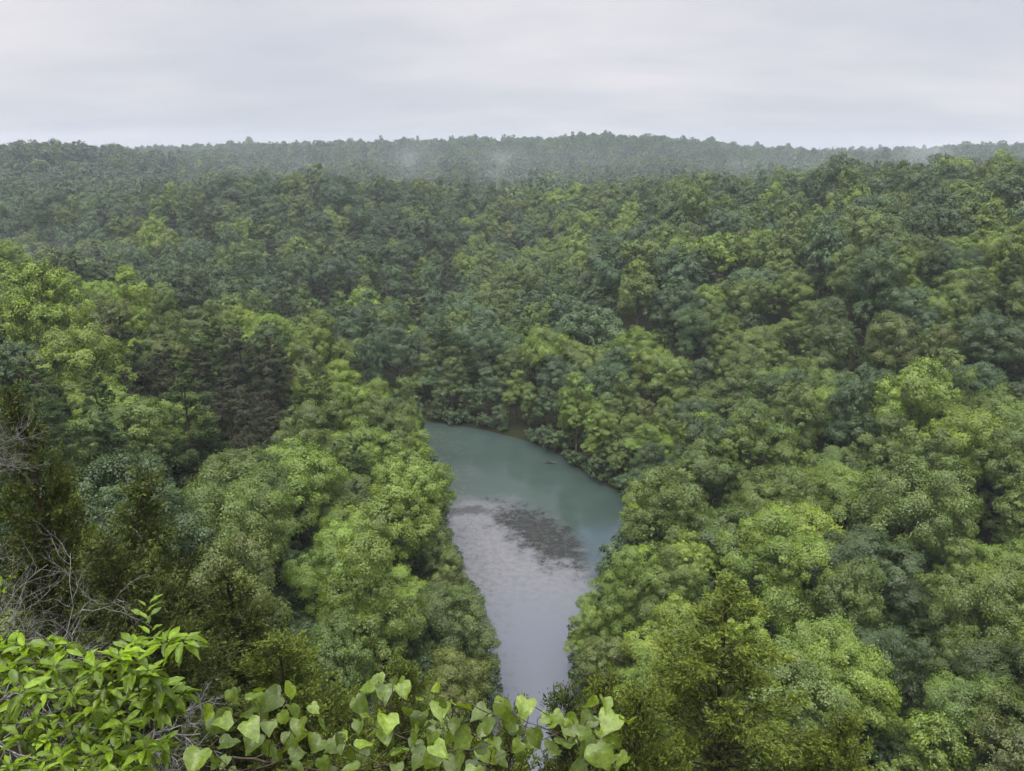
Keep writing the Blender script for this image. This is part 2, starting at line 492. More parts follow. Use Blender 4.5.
def tube(path, rads, seg=6):
    """tapered tube along path -> verts, quads"""
    path = np.asarray(path, float); n = len(path)
    tn = unit(np.gradient(path, axis=0))
    ref = np.array([0.31, 0.17, 0.93]); ref2 = np.array([1.0, 0.1, 0.0])
    a = np.cross(tn, ref)
    bad = np.linalg.norm(a, axis=1) < 0.2
    a[bad] = np.cross(tn[bad], ref2)
    a = unit(a); b = np.cross(tn, a)
    th = np.linspace(0, 2 * math.pi, seg, endpoint=False)
    ring = path[:, None] + (np.cos(th)[None, :, None] * a[:, None] + np.sin(th)[None, :, None] * b[:, None]) * np.asarray(rads)[:, None, None]
    V = ring.reshape(-1, 3)
    i = np.arange(n - 1)[:, None] * seg; j = np.arange(seg)[None]; j2 = (j + 1) % seg
    Q = np.stack([i + j, i + j2, i + seg + j2, i + seg + j], -1).reshape(-1, 4)
    return V, Q


class Geo:
    def __init__(self): self.V = []; self.Q = []; self.n = 0; self.A = []
    def add(self, V, Q, a=None):
        self.V.append(V); self.Q.append(Q + self.n); self.n += len(V)
        self.A.append(np.full(len(Q), 0.5) if a is None else a)
    def mesh(self, name, mat, smooth=False):
        return mesh_np(name, np.vstack(self.V), quads=np.vstack(self.Q), mats=(mat,), smooth=smooth, attrs={'leafvar': ('FACE', np.concatenate(self.A))})


def trunk_geo(seed, hb, ht, R, r0, limbs=9):
    r = np.random.default_rng(seed + 900)
    g = Geo()
    lean = r.normal(size=2) * 0.4
    zz = np.linspace(-0.8, hb + (ht - hb) * 0.78, 9)
    t = (zz + 0.8) / (zz[-1] + 0.8)
    path = np.stack([lean[0] * t ** 2 + 0.12 * np.sin(t * 5), lean[1] * t ** 2 + 0.12 * np.cos(t * 4) - 0.12, zz], 1)
    g.add(*tube(path, r0 * (1.15 - 0.95 * t) + 0.02, 7))
    for k in range(limbs):
        h = hb * 0.75 + (ht - hb) * (0.05 + 0.6 * k / limbs)
        p0 = np.array([np.interp(h, zz, path[:, 0]), np.interp(h, zz, path[:, 1]), h])
        ph = k * 2.4 + r.random(); ln = R * (0.55 + 0.3 * r.random())
        s = np.linspace(0, 1, 5)[:, None]
        lp = p0 + np.array([math.cos(ph), math.sin(ph), 0]) * ln * s + np.array([0, 0, 1]) * ln * (0.35 * s + 0.35 * s ** 2) + r.normal(size=(5, 3)) * 0.12 * s
        g.add(*tube(lp, (r0 * 0.4) * (1.05 - s[:, 0] * 0.9), 5))
    return g


# kinds of tree: (generator, R, hb, ht)
KINDS = {
    'round': dict(R=5.2, hb=4.5, ht=16.0),
    'broad': dict(R=6.2, hb=5.0, ht=15.5),
    'tall': dict(R=4.4, hb=1.2, ht=18.0),
    'small': dict(R=3.2, hb=0.5, ht=9.0),
    'bush': dict(R=2.0, hb=-0.3, ht=3.6),
    'pine': dict(R=3.0, hb=4.0, ht=17.0),
}
VARIANTS = {'round': 6, 'broad': 4, 'tall': 4, 'small': 2, 'bush': 2, 'pine': 3}
LOD_LEAVES = {-1: (58000, 0.18), 0: (36000, 0.22), 1: (11000, 0.38), 2: (1300, 1.05)}
crowns = {}; trunks = {}
for kn, kd in KINDS.items():
    for v in range(VARIANTS[kn]):
        s0 = 100 + 17 * list(KINDS).index(kn) + v * 3
        for lod, (nl, sz) in LOD_LEAVES.items():
            sc = (kd['R'] / 5.2) ** 2 * ((kd['ht'] - kd['hb']) / 11.5) ** 0.5
            if kn == 'pine':
                V, Q, var = pine_crown(s0, kd['R'], kd['hb'], kd['ht'], int(nl * 0.9), sz * 0.85)
                crowns[kn, v, lod] = mesh_np('crown', V, quads=Q, mats=(M_NEEDLE,), attrs={'leafvar': ('FACE', var)})
            else:
                V, Q, var = broad_crown(s0, kd['R'], kd['hb'], kd['ht'], {'round': 22, 'broad': 26, 'tall': 24, 'small': 14, 'bush': 9}[kn], int(nl * sc), sz, tall=kn == 'tall', droop=0.3 if kn == 'tall' else 0.0)
                crowns[kn, v, lod] = mesh_np('crown', V, quads=Q, mats=(M_LEAF,), attrs={'leafvar': ('FACE', var)})
        trunks[kn, v] = trunk_geo(s0, kd['hb'], kd['ht'], kd['R'] if kn != 'pine' else 2.0, 0.2 if kn not in ('small', 'bush') else 0.08 if kn == 'small' else 0.04).mesh('trunk', M_CEDARBARK if kn == 'pine' else M_BARK, True)

# ------------------------------------------------------------------ trees: where they stand
PAL = {
    'mid green': (0.112, 0.170, 0.028),
    'dark green': (0.064, 0.108, 0.029),
    'blue green': (0.072, 0.124, 0.046),
    'olive green': (0.122, 0.156, 0.030),
    'light green': (0.158, 0.240, 0.030),
    'yellow green': (0.190, 0.280, 0.027),
    'brownish': (0.068, 0.076, 0.041),
}
# the open water as one sees it from the overlook; no tree may stand across it
WATER_PX = np.array([(424, 424), (470, 432), (520, 444), (560, 458), (575, 474), (600, 491), (622, 501), (618, 515), (604, 545), (598, 566), (578, 578),
                     (562, 608), (560, 640), (548, 662), (552, 685), (520, 685), (508, 665), (498, 630), (480, 600), (468, 575), (462, 545), (467, 500), (455, 475), (440, 458), (428, 440)], float)


def poly_mask(P, w, h, sc):
    yy, xx = np.mgrid[0:h, 0:w]; X = (xx + 0.5) * sc; Y = (yy + 0.5) * sc
    ins = np.zeros((h, w), bool)
    for (ax, ay), (bx, by) in zip(P, np.roll(P, -1, axis=0)):
        if ay == by: continue
        ins ^= ((ay > Y) != (by > Y)) & (X < (bx - ax) * (Y - ay) / (by - ay) + ax)
    return ins


SC = 2
BW, BH = W // SC, (H + 1) // SC
WMASK = poly_mask(WATER_PX, BW, BH, SC)

trees = []   # dict(x,y,z,kind,var,scale,sz,rot,tint,tname)


def ellipse(tr):
    kd = KINDS[tr['kind']]; s = tr['s']
    c = np.array([tr['x'], tr['y'], tr['z'] + s * (kd['hb'] + kd['ht']) * 0.5])
    u, v, d = proj(c)
    rx = F * kd['R'] * s * 0.95 / d[0]
    hz = (kd['ht'] - kd['hb']) * 0.5 * s
    el = math.atan2(CZ - c[2], max(tr['y'], 1))
    ry = F * math.hypot(hz * math.cos(el), kd['R'] * s * math.sin(el)) / d[0]
    return u[0], v[0], rx, ry, d[0]


def box_mask(u, v, rx, ry):
    x0, x1 = max(0, int((u - rx) / SC)), min(BW, int((u + rx) / SC) + 1)
    y0, y1 = max(0, int((v - ry) / SC)), min(BH, int((v + ry) / SC) + 1)
    if x0 >= x1 or y0 >= y1: return None
    yy, xx = np.mgrid[y0:y1, x0:x1]
    mk = (((xx + .5) * SC - u) / rx) ** 2 + (((yy + .5) * SC - v) / ry) ** 2 < 1
    return (slice(y0, y1), slice(x0, x1)), mk


def tint_of(name, r, amt=0.11):
    c = np.array(PAL[name]) * (1 + amt * r.normal())
    c = c * 0.74 * (1 + np.array([0.025, 0.0, 0.04]) * r.normal(size=3))
    return np.clip(c, 0.015, 0.25)


trng = np.random.default_rng(21)


def zone_pick(x, y, u, v):
    """species and colour by slope, with haze tinted in on the far hills"""
    r = trng.random(); k = trng.random()
    cl = vnoise(np.array([x]), np.array([y]), 22, 11)[0]
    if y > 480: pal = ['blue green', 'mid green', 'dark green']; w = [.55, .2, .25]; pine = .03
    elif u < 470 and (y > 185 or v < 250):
        pal = ['blue green', 'mid green', 'dark green', 'light green']; w = [.48, .26, .20, .06]; pine = .10  # long hill: bluer, darker mix paints distance haze into the tints
    elif v < 420 and u >= 470:
        pal = ['mid green', 'blue green', 'dark green', 'light green', 'olive green']; w = [.40, .28, .14, .13, .05]; pine = .01 if y < 200 else 0
    elif u < 430:
        pal = ['mid green', 'light green', 'olive green', 'dark green', 'yellow green']; w = [.40, .32, .08, .12, .08]; pine = .04
        if u < 290 and 330 < v < 470 and y < 135: pine = .50
    else:
        pal = ['mid green', 'light green', 'olive green', 'dark green', 'yellow green']; w = [.42, .30, .08, .12, .08]; pine = .01
    if trng.random() < pine:
        return 'pine', ('brownish' if trng.random() < .65 and y > 100 else 'dark green')
    kind = 'round' if k < .45 else 'broad' if k < .72 else 'tall' if k < .90 else 'small'
    nm = pal[min(np.searchsorted(np.cumsum(w), r), len(w) - 1)]
    return kind, nm


grid = {}


def near_ok(x, y, d):
    cx, cy = int(x // 8), int(y // 8)
    for a in range(cx - 2, cx + 3):
        for b in range(cy - 2, cy + 3):
            for (px, py, pd) in grid.get((a, b), ()):
                if (px - x) ** 2 + (py - y) ** 2 < (0.5 * (d + pd)) ** 2: return False
    return True


def put(x, y, kind, nm, s, z=None, key=False, spacing=None, label=None):
    if z is None: z = ground([x], [y])[0]
    sp = spacing if spacing is not None else 1.42 * KINDS[kind]['R'] * s
    tr = dict(x=x, y=y, z=z, kind=kind, var=int(trng.integers(VARIANTS[kind])), s=s, rot=trng.random() * 6.283, nm=nm,
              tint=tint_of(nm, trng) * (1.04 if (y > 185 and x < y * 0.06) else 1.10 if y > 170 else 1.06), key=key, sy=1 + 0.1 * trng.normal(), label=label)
    trees.append(tr)
    grid.setdefault((int(x // 8), int(y // 8)), []).append((x, y, sp))
    return tr


def key_tree(u, v_top, Y, kind, nm, s=1.0, label=None):
    """tree whose top shows at (u, v_top), standing Y metres out"""
    p = at(u, v_top, Y); z = ground([p[0]], [p[1]])[0]
    kd = KINDS[kind]
    h = p[2] - z
    tr = put(p[0], p[1], kind, nm, s, key=True, label=label)
    tr['sy'] = float(np.clip(h / (kd['ht'] * s), 0.8, 1.35))


KEY = [
    (452, 362, 187, 'tall', 'mid green', 0.95), (486, 372, 183, 'tall', 'blue green', 0.9), (515, 368, 179, 'tall', 'mid green', 0.92), (548, 385, 172, 'tall', 'dark green', 0.85), (530, 392, 175, 'small', 'mid green', 1.0),
    (470, 395, 183, 'small', 'dark green', 1.1), (440, 385, 189, 'round', 'blue green', 0.8), (425, 372, 195, 'tall', 'mid green', 0.9),
    (990, 690, 60, 'round', 'mid green', 0.9), (940, 730, 56, 'small', 'light green', 1.2),
    # this shore, along the water
    (408, 412, 140, 'tall', 'light green', 0.95), (418, 432, 128, 'tall', 'yellow green', 0.85), (432, 462, 115, 'round', 'light green', 0.75),
    (405, 480, 108, 'round', 'mid green', 0.9), (436, 520, 97, 'tall', 'mid green', 0.78), (448, 552, 88, 'tall', 'olive green', 0.75), (440, 600, 78, 'broad', 'mid green', 0.92),
    (392, 575, 84, 'round', 'light green', 0.85), (345, 488, 101, 'broad', 'mid green', 1.0), (450, 660, 67, 'round', 'olive green', 0.75),
    (235, 455, 88, 'broad', 'mid green', 1.15), (300, 445, 98, 'broad', 'light green', 1.05), (215, 520, 60, 'round', 'olive green', 0.9),
    # spur
    (95, 290, 165, 'round', 'light green', 1.1), (140, 300, 160, 'round', 'light green', 1.05), (170, 318, 150, 'round', 'mid green', 1.0), (130, 335, 132, 'tall', 'yellow green', 0.9),
    (205, 325, 150, 'broad', 'mid green', 1.0), (255, 338, 146, 'round', 'light green', 1.0), (300, 345, 146, 'round', 'light green', 0.95), (335, 362, 145, 'round', 'yellow green', 0.9), (370, 380, 146, 'round', 'light green', 0.9),
    (195, 345, 128, 'pine', 'brownish', 1.15), (225, 360, 122, 'pine', 'brownish', 1.2), (245, 385, 116, 'pine', 'brownish', 1.1), (265, 400, 112, 'pine', 'brownish', 1.05), (85, 345, 118, 'pine', 'brownish', 1.0),
    # other shore
    (578, 370, 159, 'tall', 'light green', 1.08), (603, 402, 150, 'tall', 'light green', 0.95), (650, 440, 143, 'round', 'light green', 0.9), (628, 448, 148, 'small', 'olive green', 1.0),
    (648, 497, 114, 'round', 'yellow green', 0.85), (610, 572, 90, 'tall', 'light green', 0.82), (640, 560, 94, 'tall', 'yellow green', 0.85), (608, 640, 76, 'tall', 'olive green', 0.82),
    (590, 600, 83, 'tall', 'light green', 0.72), (705, 412, 138, 'round', 'yellow green', 0.95), (855, 470, 105, 'broad', 'light green', 1.0), (970, 420, 112, 'broad', 'yellow green', 1.05),
    (725, 520, 100, 'broad', 'mid green', 1.1), (865, 560, 88, 'broad', 'dark green', 1.15), (455, 345, 205, 'round', 'olive green', 1.0), (412, 325, 215, 'tall', 'light green', 0.9),
    (640, 330, 196, 'broad', 'light green', 1.1), (840, 156, 292, 'broad', 'dark green', 1.35), (725, 180, 325, 'broad', 'dark green', 1.4), (150, 208, 345, 'round', 'yellow green', 1.2),
    (860, 192, 270, 'round', 'yellow green', 1.0), (885, 190, 262, 'round', 'yellow green', 0.9),
]
for a in KEY:
    key_tree(*a)

# random fill, nearest first
cand = []
frng = np.random.default_rng(5)
n_c = 52000
yy = 34 + (520 - 34) * np.sqrt(frng.random(n_c)); xx = (frng.random(n_c) * 2 - 1) * (yy * 0.80 + 14)
zz = ground(xx, yy); rdist = river_dist(xx, yy)
uu, vv, dd = proj(np.stack([xx, yy, zz + 13], 1))
ordr = np.arange(n_c)
for k in ordr:
    x, y, z = xx[k], yy[k], zz[k]
    if rdist[k] < 1.2 or y < 36: continue
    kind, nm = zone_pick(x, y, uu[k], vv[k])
    s = 0.80 + 0.5 * trng.random() + (0.1 if y > 170 else 0)
    if rdist[k] < 7:
        kind = 'tall' if trng.random() < .4 else 'round' if trng.random() < .5 else 'small'
        s *= 0.85
        if rdist[k] < 1.8 and kind != 'small': continue
    if y < 56 and x < 0:
        kind = 'small'; s = 0.7 + 0.4 * trng.random(); nm = ['dark green', 'mid green', 'olive green'][int(trng.integers(3))]
    sp = 1.36 * KINDS[kind]['R'] * s
    if not near_ok(x, y, sp): continue
    tr = dict(x=x, y=y, z=z, kind=kind, s=s)
    if y < 185:
        e_ = ellipse(tr); bm = box_mask(*e_[:4])
        if bm is not None:
            sl, mk = bm
            ov = (WMASK[sl] & mk).sum()
            if ov > 0.04 * max(mk.sum(), 1): continue
    if y < 60 and s * KINDS[kind]['ht'] + z > CZ - 0.40 * y - 2 and abs(x) < y * .7: continue
    put(x, y, kind, nm, s, z=z, spacing=sp)

# young trees between the big ones, tinted mostly dark to deepen shade in the gaps
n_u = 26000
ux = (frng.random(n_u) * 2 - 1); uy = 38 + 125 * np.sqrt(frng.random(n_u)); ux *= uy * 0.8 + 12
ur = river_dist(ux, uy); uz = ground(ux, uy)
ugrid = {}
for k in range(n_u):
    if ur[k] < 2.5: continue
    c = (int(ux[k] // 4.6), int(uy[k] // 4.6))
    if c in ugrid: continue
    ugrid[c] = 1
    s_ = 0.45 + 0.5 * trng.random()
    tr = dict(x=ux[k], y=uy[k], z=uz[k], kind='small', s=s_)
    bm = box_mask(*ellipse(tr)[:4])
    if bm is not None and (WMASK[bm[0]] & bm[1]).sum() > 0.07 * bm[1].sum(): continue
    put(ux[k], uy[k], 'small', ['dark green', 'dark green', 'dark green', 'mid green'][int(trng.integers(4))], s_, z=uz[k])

# low bushes hanging over the waterline
PR = np.vstack([RV, RV[:1]])
seg = np.linalg.norm(np.diff(PR, axis=0), axis=1); cs = np.concatenate([[0], np.cumsum(seg)])
for t_ in np.arange(0, cs[-1], 1.9):
    j_ = np.searchsorted(cs, t_, side='right') - 1
    f_ = (t_ - cs[j_]) / max(seg[j_], 1e-6)
    p_ = PR[j_] * (1 - f_) + PR[j_ + 1] * f_ + nrm[j_ % len(nrm)] * (0.1 + 1.1 * trng.random())
    if not (60 < p_[1] < 200 and abs(p_[0]) < 60): continue
    if trng.random() < 0.22: continue
    s_ = 0.45 + 1.35 * trng.random() ** 1.6
    tr = dict(x=p_[0], y=p_[1], z=ground([p_[0]], [p_[1]])[0], kind='bush', s=s_)
    bm = box_mask(*ellipse(tr)[:4])
    if bm is not None and (WMASK[bm[0]] & bm[1]).sum() > 0.45 * bm[1].sum(): continue
    put(p_[0], p_[1], 'bush', ['dark green', 'dark green', 'blue green'][int(trng.integers(3))], s_)

# what shows: paint the crowns far to near into a small picture and count
idb = np.full((BH, BW), -1, int)
E = [ellipse(t) for t in trees]
for k in sorted(range(len(trees)), key=lambda k: -E[k][4]):
    bm = box_mask(*E[k][:4])
    if bm is None: continue
    sl, mk = bm
    idb[sl][mk] = k
cnt = np.bincount(idb[idb >= 0], minlength=len(trees))
N_IND = 270
order = np.argsort(-cnt)
single = [k for k in order[:N_IND] if cnt[k] > 0]
rest = [k for k in range(len(trees)) if k not in set(single)]
print('TREES', len(trees), 'single', len(single), 'min px', cnt[single[-1]] * SC * SC, 'maxY', max(trees[k]['y'] for k in single))

# a label for each: how it looks, and which way it stands from something one can find
MARKS = [('the sharp bend of the river', 425, 425), ('the turquoise pool', 520, 455), ('the dark weed bed', 535, 520), ('the grey shallows', 520, 590), ('the narrow near water', 530, 670),
         ('the open cedar', 745, 670), ('the pointed dark cedar', 150, 520), ('the dead grey branches', 45, 500), ('the yellow-green leafy shrub', 95, 690), ('the heart-shaped leaves', 480, 735),
         ('the brownish conifers', 235, 375), ('the crest of the bright spur', 100, 295), ('the tip of the bright spur', 385, 390), ('the tall pale bank pair', 590, 420),
         ('the right-hand mist wisp', 925, 163), ('the dark rounded skyline tree', 840, 175), ('the low dip in the crest', 560, 195), ('the fold in the hillside', 510, 300), ('the wide yellow-green crown', 965, 450)]
DIRS = ['to the right of', 'up and right from', 'straight above', 'up and left from', 'to the left of', 'down and left from', 'straight below', 'down and right from']
ORD = ['', 'second ', 'third ', 'fourth ', 'fifth ', 'sixth ', 'seventh ', 'eighth ', 'ninth ', 'tenth ', 'eleventh ', 'twelfth ', 'thirteenth ', 'fourteenth ', 'fifteenth ', 'sixteenth ', 'seventeenth ', 'eighteenth ']
SHAPE = {'round': 'round-crowned tree', 'broad': 'wide-crowned tree', 'tall': 'tall billowing tree', 'small': 'small young tree', 'pine': 'ragged conifer', 'bush': 'low bush'}
byk = {}
for k in single:
    u, v = E[k][0], E[k][1]
    m_ = min(MARKS, key=lambda q: math.hypot(q[1] - u, q[2] - v))
    dv = (m_[2] - v, u - m_[1])
    di = int(round(math.degrees(math.atan2(dv[0], dv[1])) / 45)) % 8
    byk.setdefault((trees[k]['nm'], SHAPE[trees[k]['kind']], DIRS[di], m_[0]), []).append((math.hypot(*dv), k))
for (nm_, sh_, di_, mk_), v_ in byk.items():
    for n_, (_, k) in enumerate(sorted(v_)):
        first = 'nearest ' if len(v_) > 1 else ''
        trees[k]['label'] = (ORD[n_] if n_ else first) + f'{nm_} {sh_} {di_} {mk_}'
print('LABELS', len({trees[k]['label'] for k in single}), max(len(trees[k]['label'].split()) for k in single))

NAME = {'round': 'broadleaf_tree', 'broad': 'broadleaf_tree', 'tall': 'riverside_tree', 'small': 'young_tree', 'bush': 'riverside_bush', 'pine': 'pine_tree'}
for k in single:
    t = trees[k]
    e_ = bpy.data.objects.new(NAME[t['kind']], None); COL.objects.link(e_)
    e_.location = (t['x'], t['y'], t['z']); e_.rotation_euler = (0, 0, t['rot']); e_.scale = (t['s'], t['s'], t['s'] * t['sy'])
    tag(e_, t['label'], 'bush' if t['kind'] == 'bush' else 'tree', 'bushes along the waterline' if t['kind'] == 'bush' else 'trees of the valley forest')
    lod = -1 if t['y'] < 92 else 0 if t['y'] < 200 else 1
    c = link('crown', crowns[t['kind'], t['var'], lod], e_)
    c['tint'] = [float(a) for a in t['tint']]
    link('trunk', trunks[t['kind'], t['var']], e_)


# the uncountable remainder of the forest: one object, instanced on points
def forest(name, items, lod, label):
    """items: (x,y,z,kind,var,s,sy,rot,tint)"""
    me = bpy.data.meshes.new(name)
    P = np.array([(t['x'], t['y'], t['z']) for t in items], np.float32)
    me.vertices.add(len(P)); me.vertices.foreach_set('co', P.ravel())
    lod_of = lambda t: lod if (lod == 2 or t['y'] > 190) else (0 if t['y'] > 85 else -1)
    combos = sorted({(t['kind'], t['var'], lod_of(t)) for t in items})
    ci = {c: i for i, c in enumerate(combos)}
    a = me.attributes.new('which', 'INT', 'POINT'); a.data.foreach_set('value', np.array([ci[t['kind'], t['var'], lod_of(t)] for t in items], np.int32))
    a = me.attributes.new('rotv', 'FLOAT_VECTOR', 'POINT'); a.data.foreach_set('vector', np.array([(0, 0, t['rot']) for t in items], np.float32).ravel())
    a = me.attributes.new('sclv', 'FLOAT_VECTOR', 'POINT'); a.data.foreach_set('vector', np.array([(t['s'], t['s'], t['s'] * t['sy']) for t in items], np.float32).ravel())
    a = me.attributes.new('tint', 'FLOAT_VECTOR', 'POINT'); a.data.foreach_set('vector', np.array([t['tint'] for t in items], np.float32).ravel())
    o = link(name, me); tag(o, label, kind='stuff')
    ng = bpy.data.node_groups.new(name, 'GeometryNodeTree')
    ng.interface.new_socket('Geometry', in_out='INPUT', socket_type='NodeSocketGeometry')
    ng.interface.new_socket('Geometry', in_out='OUTPUT', socket_type='NodeSocketGeometry')
    N, L = ng.nodes, ng.links
    gi = N.new('NodeGroupInput'); go = N.new('NodeGroupOutput'); jn = N.new('GeometryNodeJoinGeometry')
    def na_(nm, ty):
        n = N.new('GeometryNodeInputNamedAttribute'); n.data_type = ty; n.inputs['Name'].default_value = nm
        return n.outputs[0]
    wh = na_('which', 'INT'); ro = na_('rotv', 'FLOAT_VECTOR'); sc_ = na_('sclv', 'FLOAT_VECTOR')
    for c, i in ci.items():
        src = bpy.data.objects.new('crown', crowns[c[0], c[1], c[2]])
        oi = N.new('GeometryNodeObjectInfo'); oi.inputs['Object'].default_value = src; oi.inputs['As Instance'].default_value = True
        cm = N.new('FunctionNodeCompare'); cm.data_type = 'INT'; cm.operation = 'EQUAL'
        L.new(wh, cm.inputs[2]); cm.inputs[3].default_value = i
        ip = N.new('GeometryNodeInstanceOnPoints')
        L.new(gi.outputs[0], ip.inputs['Points']); L.new(cm.outputs[0], ip.inputs['Selection']); L.new(oi.outputs['Geometry'], ip.inputs['Instance'])
        L.new(ro, ip.inputs['Rotation']); L.new(sc_, ip.inputs['Scale'])
        L.new(ip.outputs[0], jn.inputs[0])
    L.new(jn.outputs[0], go.inputs[0])
    md = o.modifiers.new('scatter', 'NODES'); md.node_group = ng
    return o


forest('hillside_forest', [trees[k] for k in rest], 1, 'green forest canopy covering the hillsides across the river')

# far ridges
n_c = 60000
yy = np.sqrt(500 ** 2 + (1750 ** 2 - 500 ** 2) * frng.random(n_c)); xx = (frng.random(n_c) * 2 - 1) * (yy * 0.78)
zz = ground(xx, yy)
fi = []
cell = {}
for k in range(n_c):
    x, y = xx[k], yy[k]
    c = (int(x // 8.0), int(y // 8.0))
    if c in cell: continue
    cell[c] = 1
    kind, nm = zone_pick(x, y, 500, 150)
    if kind == 'small': kind = 'round'
    if trng.random() < 0.06: continue
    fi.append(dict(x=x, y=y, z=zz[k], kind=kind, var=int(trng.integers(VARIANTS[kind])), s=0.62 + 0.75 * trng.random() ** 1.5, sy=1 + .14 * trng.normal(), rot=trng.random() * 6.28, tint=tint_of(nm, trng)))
print('FAR', len(fi))
forest('distant_forest', fi, 2, 'hazy blue green forest on the far ridges')


# ------------------------------------------------------------------ the bluff in front: cedars, dead wood, shrubs
frg = np.random.default_rng(77)


def spray_quads(P, D, size, aspect, r):
    n = len(P)
    a = unit(D); Nn = unit(np.cross(a, r.normal(size=(n, 3)))); b = np.cross(Nn, a)
    s = size * (0.6 + 0.8 * r.random((n, 1))); w = s * aspect
    V = np.stack([P - a * s * .5, P + b * w * .5, P + a * s * .5, P - b * w * .5], 1).reshape(-1, 3)
    return V, np.arange(n * 4).reshape(-1, 4)


def cedar(seed, h, R, nb_, tufts, per, size, sparse=False, droop=0.0):
    """red cedar: trunk with limbs, and scale-leaf sprays in tufts along each limb"""
    r = np.random.default_rng(seed)
    g = Geo(); tk = Geo()
    zz = np.linspace(-0.6, h * 0.97, 10); t = np.clip(zz / h, 0, 1)
    px, py = 0.25 * np.sin(t * 4 + seed), 0.2 * np.sin(t * 5 + 1.3 * seed)
    px -= px[0]; py -= py[0]
    tk.add(*tube(np.stack([px, py, zz], 1), h * 0.016 * (1.15 - t) + 0.012, 7))
    for k in range(nb_):
        tz = (0.06 if not sparse else 0.12) + 0.92 * (k + r.random()) / nb_
        z = h * tz; ph = k * 2.39996 + 0.5 * r.normal()
        L_ = R * (max(1.03 - tz, 0.01) ** 0.85) * (0.55 + 0.65 * r.random()) + 0.12
        dirh = np.array([math.cos(ph), math.sin(ph), 0])
        u = np.linspace(0, 1, 6)[:, None]
        rise = 0.55 - droop + 0.25 * r.normal() * 0.5 + 0.5 * tz
        path = np.array([np.interp(z, zz, px), np.interp(z, zz, py), z]) + dirh * L_ * u + np.array([0, 0, 1]) * L_ * (rise * u - droop * 0.5 * u ** 2) + r.normal(size=(6, 3)) * 0.05 * u * L_
        tk.add(*tube(path, (0.0035 * h * (1.1 - tz) + 0.005) * (1.05 - 0.9 * u[:, 0]), 5))
        nt_ = max(4, int(tufts * (L_ / R) ** 1.3))
        uu_ = (0.15 + 0.85 * r.random(nt_) ** 0.7)
        C = np.stack([np.interp(uu_, u[:, 0], path[:, i]) for i in range(3)], 1)
        wd = L_ * 0.30 * (1.15 - uu_) + 0.10
        side = r.normal(size=(nt_, 3)) * [1, 1, 0.6]
        C = C + side * wd[:, None] * 0.55
        D = unit(dirh * 0.7 + side * 0.5 + np.array([0, 0, 0.45 - droop]))
        P = np.repeat(C, per, 0); DD = np.repeat(D, per, 0)
        P = P + DD * (r.random((len(P), 1)) - 0.4) * size * 3.2 + r.normal(size=P.shape) * size * 0.42
        V, Q = spray_quads(P, DD + r.normal(size=P.shape) * 0.45, size, 0.36, r)
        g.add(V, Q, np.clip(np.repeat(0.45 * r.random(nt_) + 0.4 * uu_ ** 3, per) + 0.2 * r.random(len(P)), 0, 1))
    return g.mesh('crown', M_CEDAR), tk.mesh('trunk', M_CEDARBARK, True)


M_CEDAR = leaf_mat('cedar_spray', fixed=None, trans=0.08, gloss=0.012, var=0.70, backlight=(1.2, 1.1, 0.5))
CED = [cedar(11, 9.0, 2.5, 100, 62, 24, 0.11), cedar(12, 7.0, 2.4, 86, 62, 24, 0.10), cedar(13, 12.0, 3.9, 84, 84, 26, 0.12, sparse=True, droop=0.22)]
ced_tint = {'dark': (0.058, 0.076, 0.020), 'olive': (0.092, 0.122, 0.021), 'bright': (0.125, 0.160, 0.024)}
for (u, v, Y, m_, tn_, wd, lab) in [
        (150, 466, 24, 0, 'dark', 1.0, 'tall dark olive cedar with a thin pointed tip rising beside the dead grey branches'),
        (62, 490, 19, 1, 'bright', 0.65, 'yellowish olive cedar tip between the dead branches and the pointed dark cedar'),
        (112, 545, 16, 1, 'dark', 0.85, 'dark cedar just behind the yellow-green leafy shrub'),
        (222, 575, 21, 0, 'dark', 0.95, 'broad dark cedar on the slope below the pointed cedar'),
        (285, 640, 19, 1, 'olive', 1.0, 'low olive cedar behind the clump of heart-shaped leaves'),
        (10, 395, 17, 0, 'dark', 0.65, 'dark cedar tangled in the dead grey branches at the left edge'),
        (395, 668, 25, 1, 'olive', 0.9, 'small olive cedar in front of the round tree by the water'),
        (744, 594, 24, 2, 'olive', 1.3, 'open yellowish cedar with its dark trunk showing through the boughs'),
        (648, 690, 22, 1, 'olive', 1.0, 'dark olive cedar between the open cedar and the heart-shaped leaves'),
        (835, 715, 23, 1, 'olive', 0.9, 'short bushy olive cedar beside the open cedar'),
        (470, 715, 21, 1, 'dark', 0.8, 'dark cedar half hidden behind the left half of the widest leaf row'),
        (512, 712, 19, 1, 'olive', 0.75, 'olive cedar tip showing over the middle of the widest leaf row'),
        (572, 700, 20, 1, 'dark', 0.8, 'dark cedar at the right-hand water edge behind the widest leaf row'),
        (610, 682, 23, 1, 'olive', 0.85, 'olive cedar between the narrow water and the dark olive cedar')]:
    p = at(u, v, Y); z = ground([p[0]], [p[1]])[0]
    h = p[2] - z; h0 = (9.0, 7.0, 12.0)[m_]
    print('cedar', u, v, round(h, 1), round(z, 1))
    e_ = bpy.data.objects.new('cedar_tree', None); COL.objects.link(e_)
    e_.location = (p[0], p[1], z); e_.rotation_euler = (0, 0, frg.random() * 6.28)
    e_.scale = (wd * (h / h0) ** 0.4, wd * (h / h0) ** 0.4, h / h0)
    tag(e_, lab, 'tree', 'cedars on the bluff')
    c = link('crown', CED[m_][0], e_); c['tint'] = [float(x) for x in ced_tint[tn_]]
    link('trunk', CED[m_][1], e_)


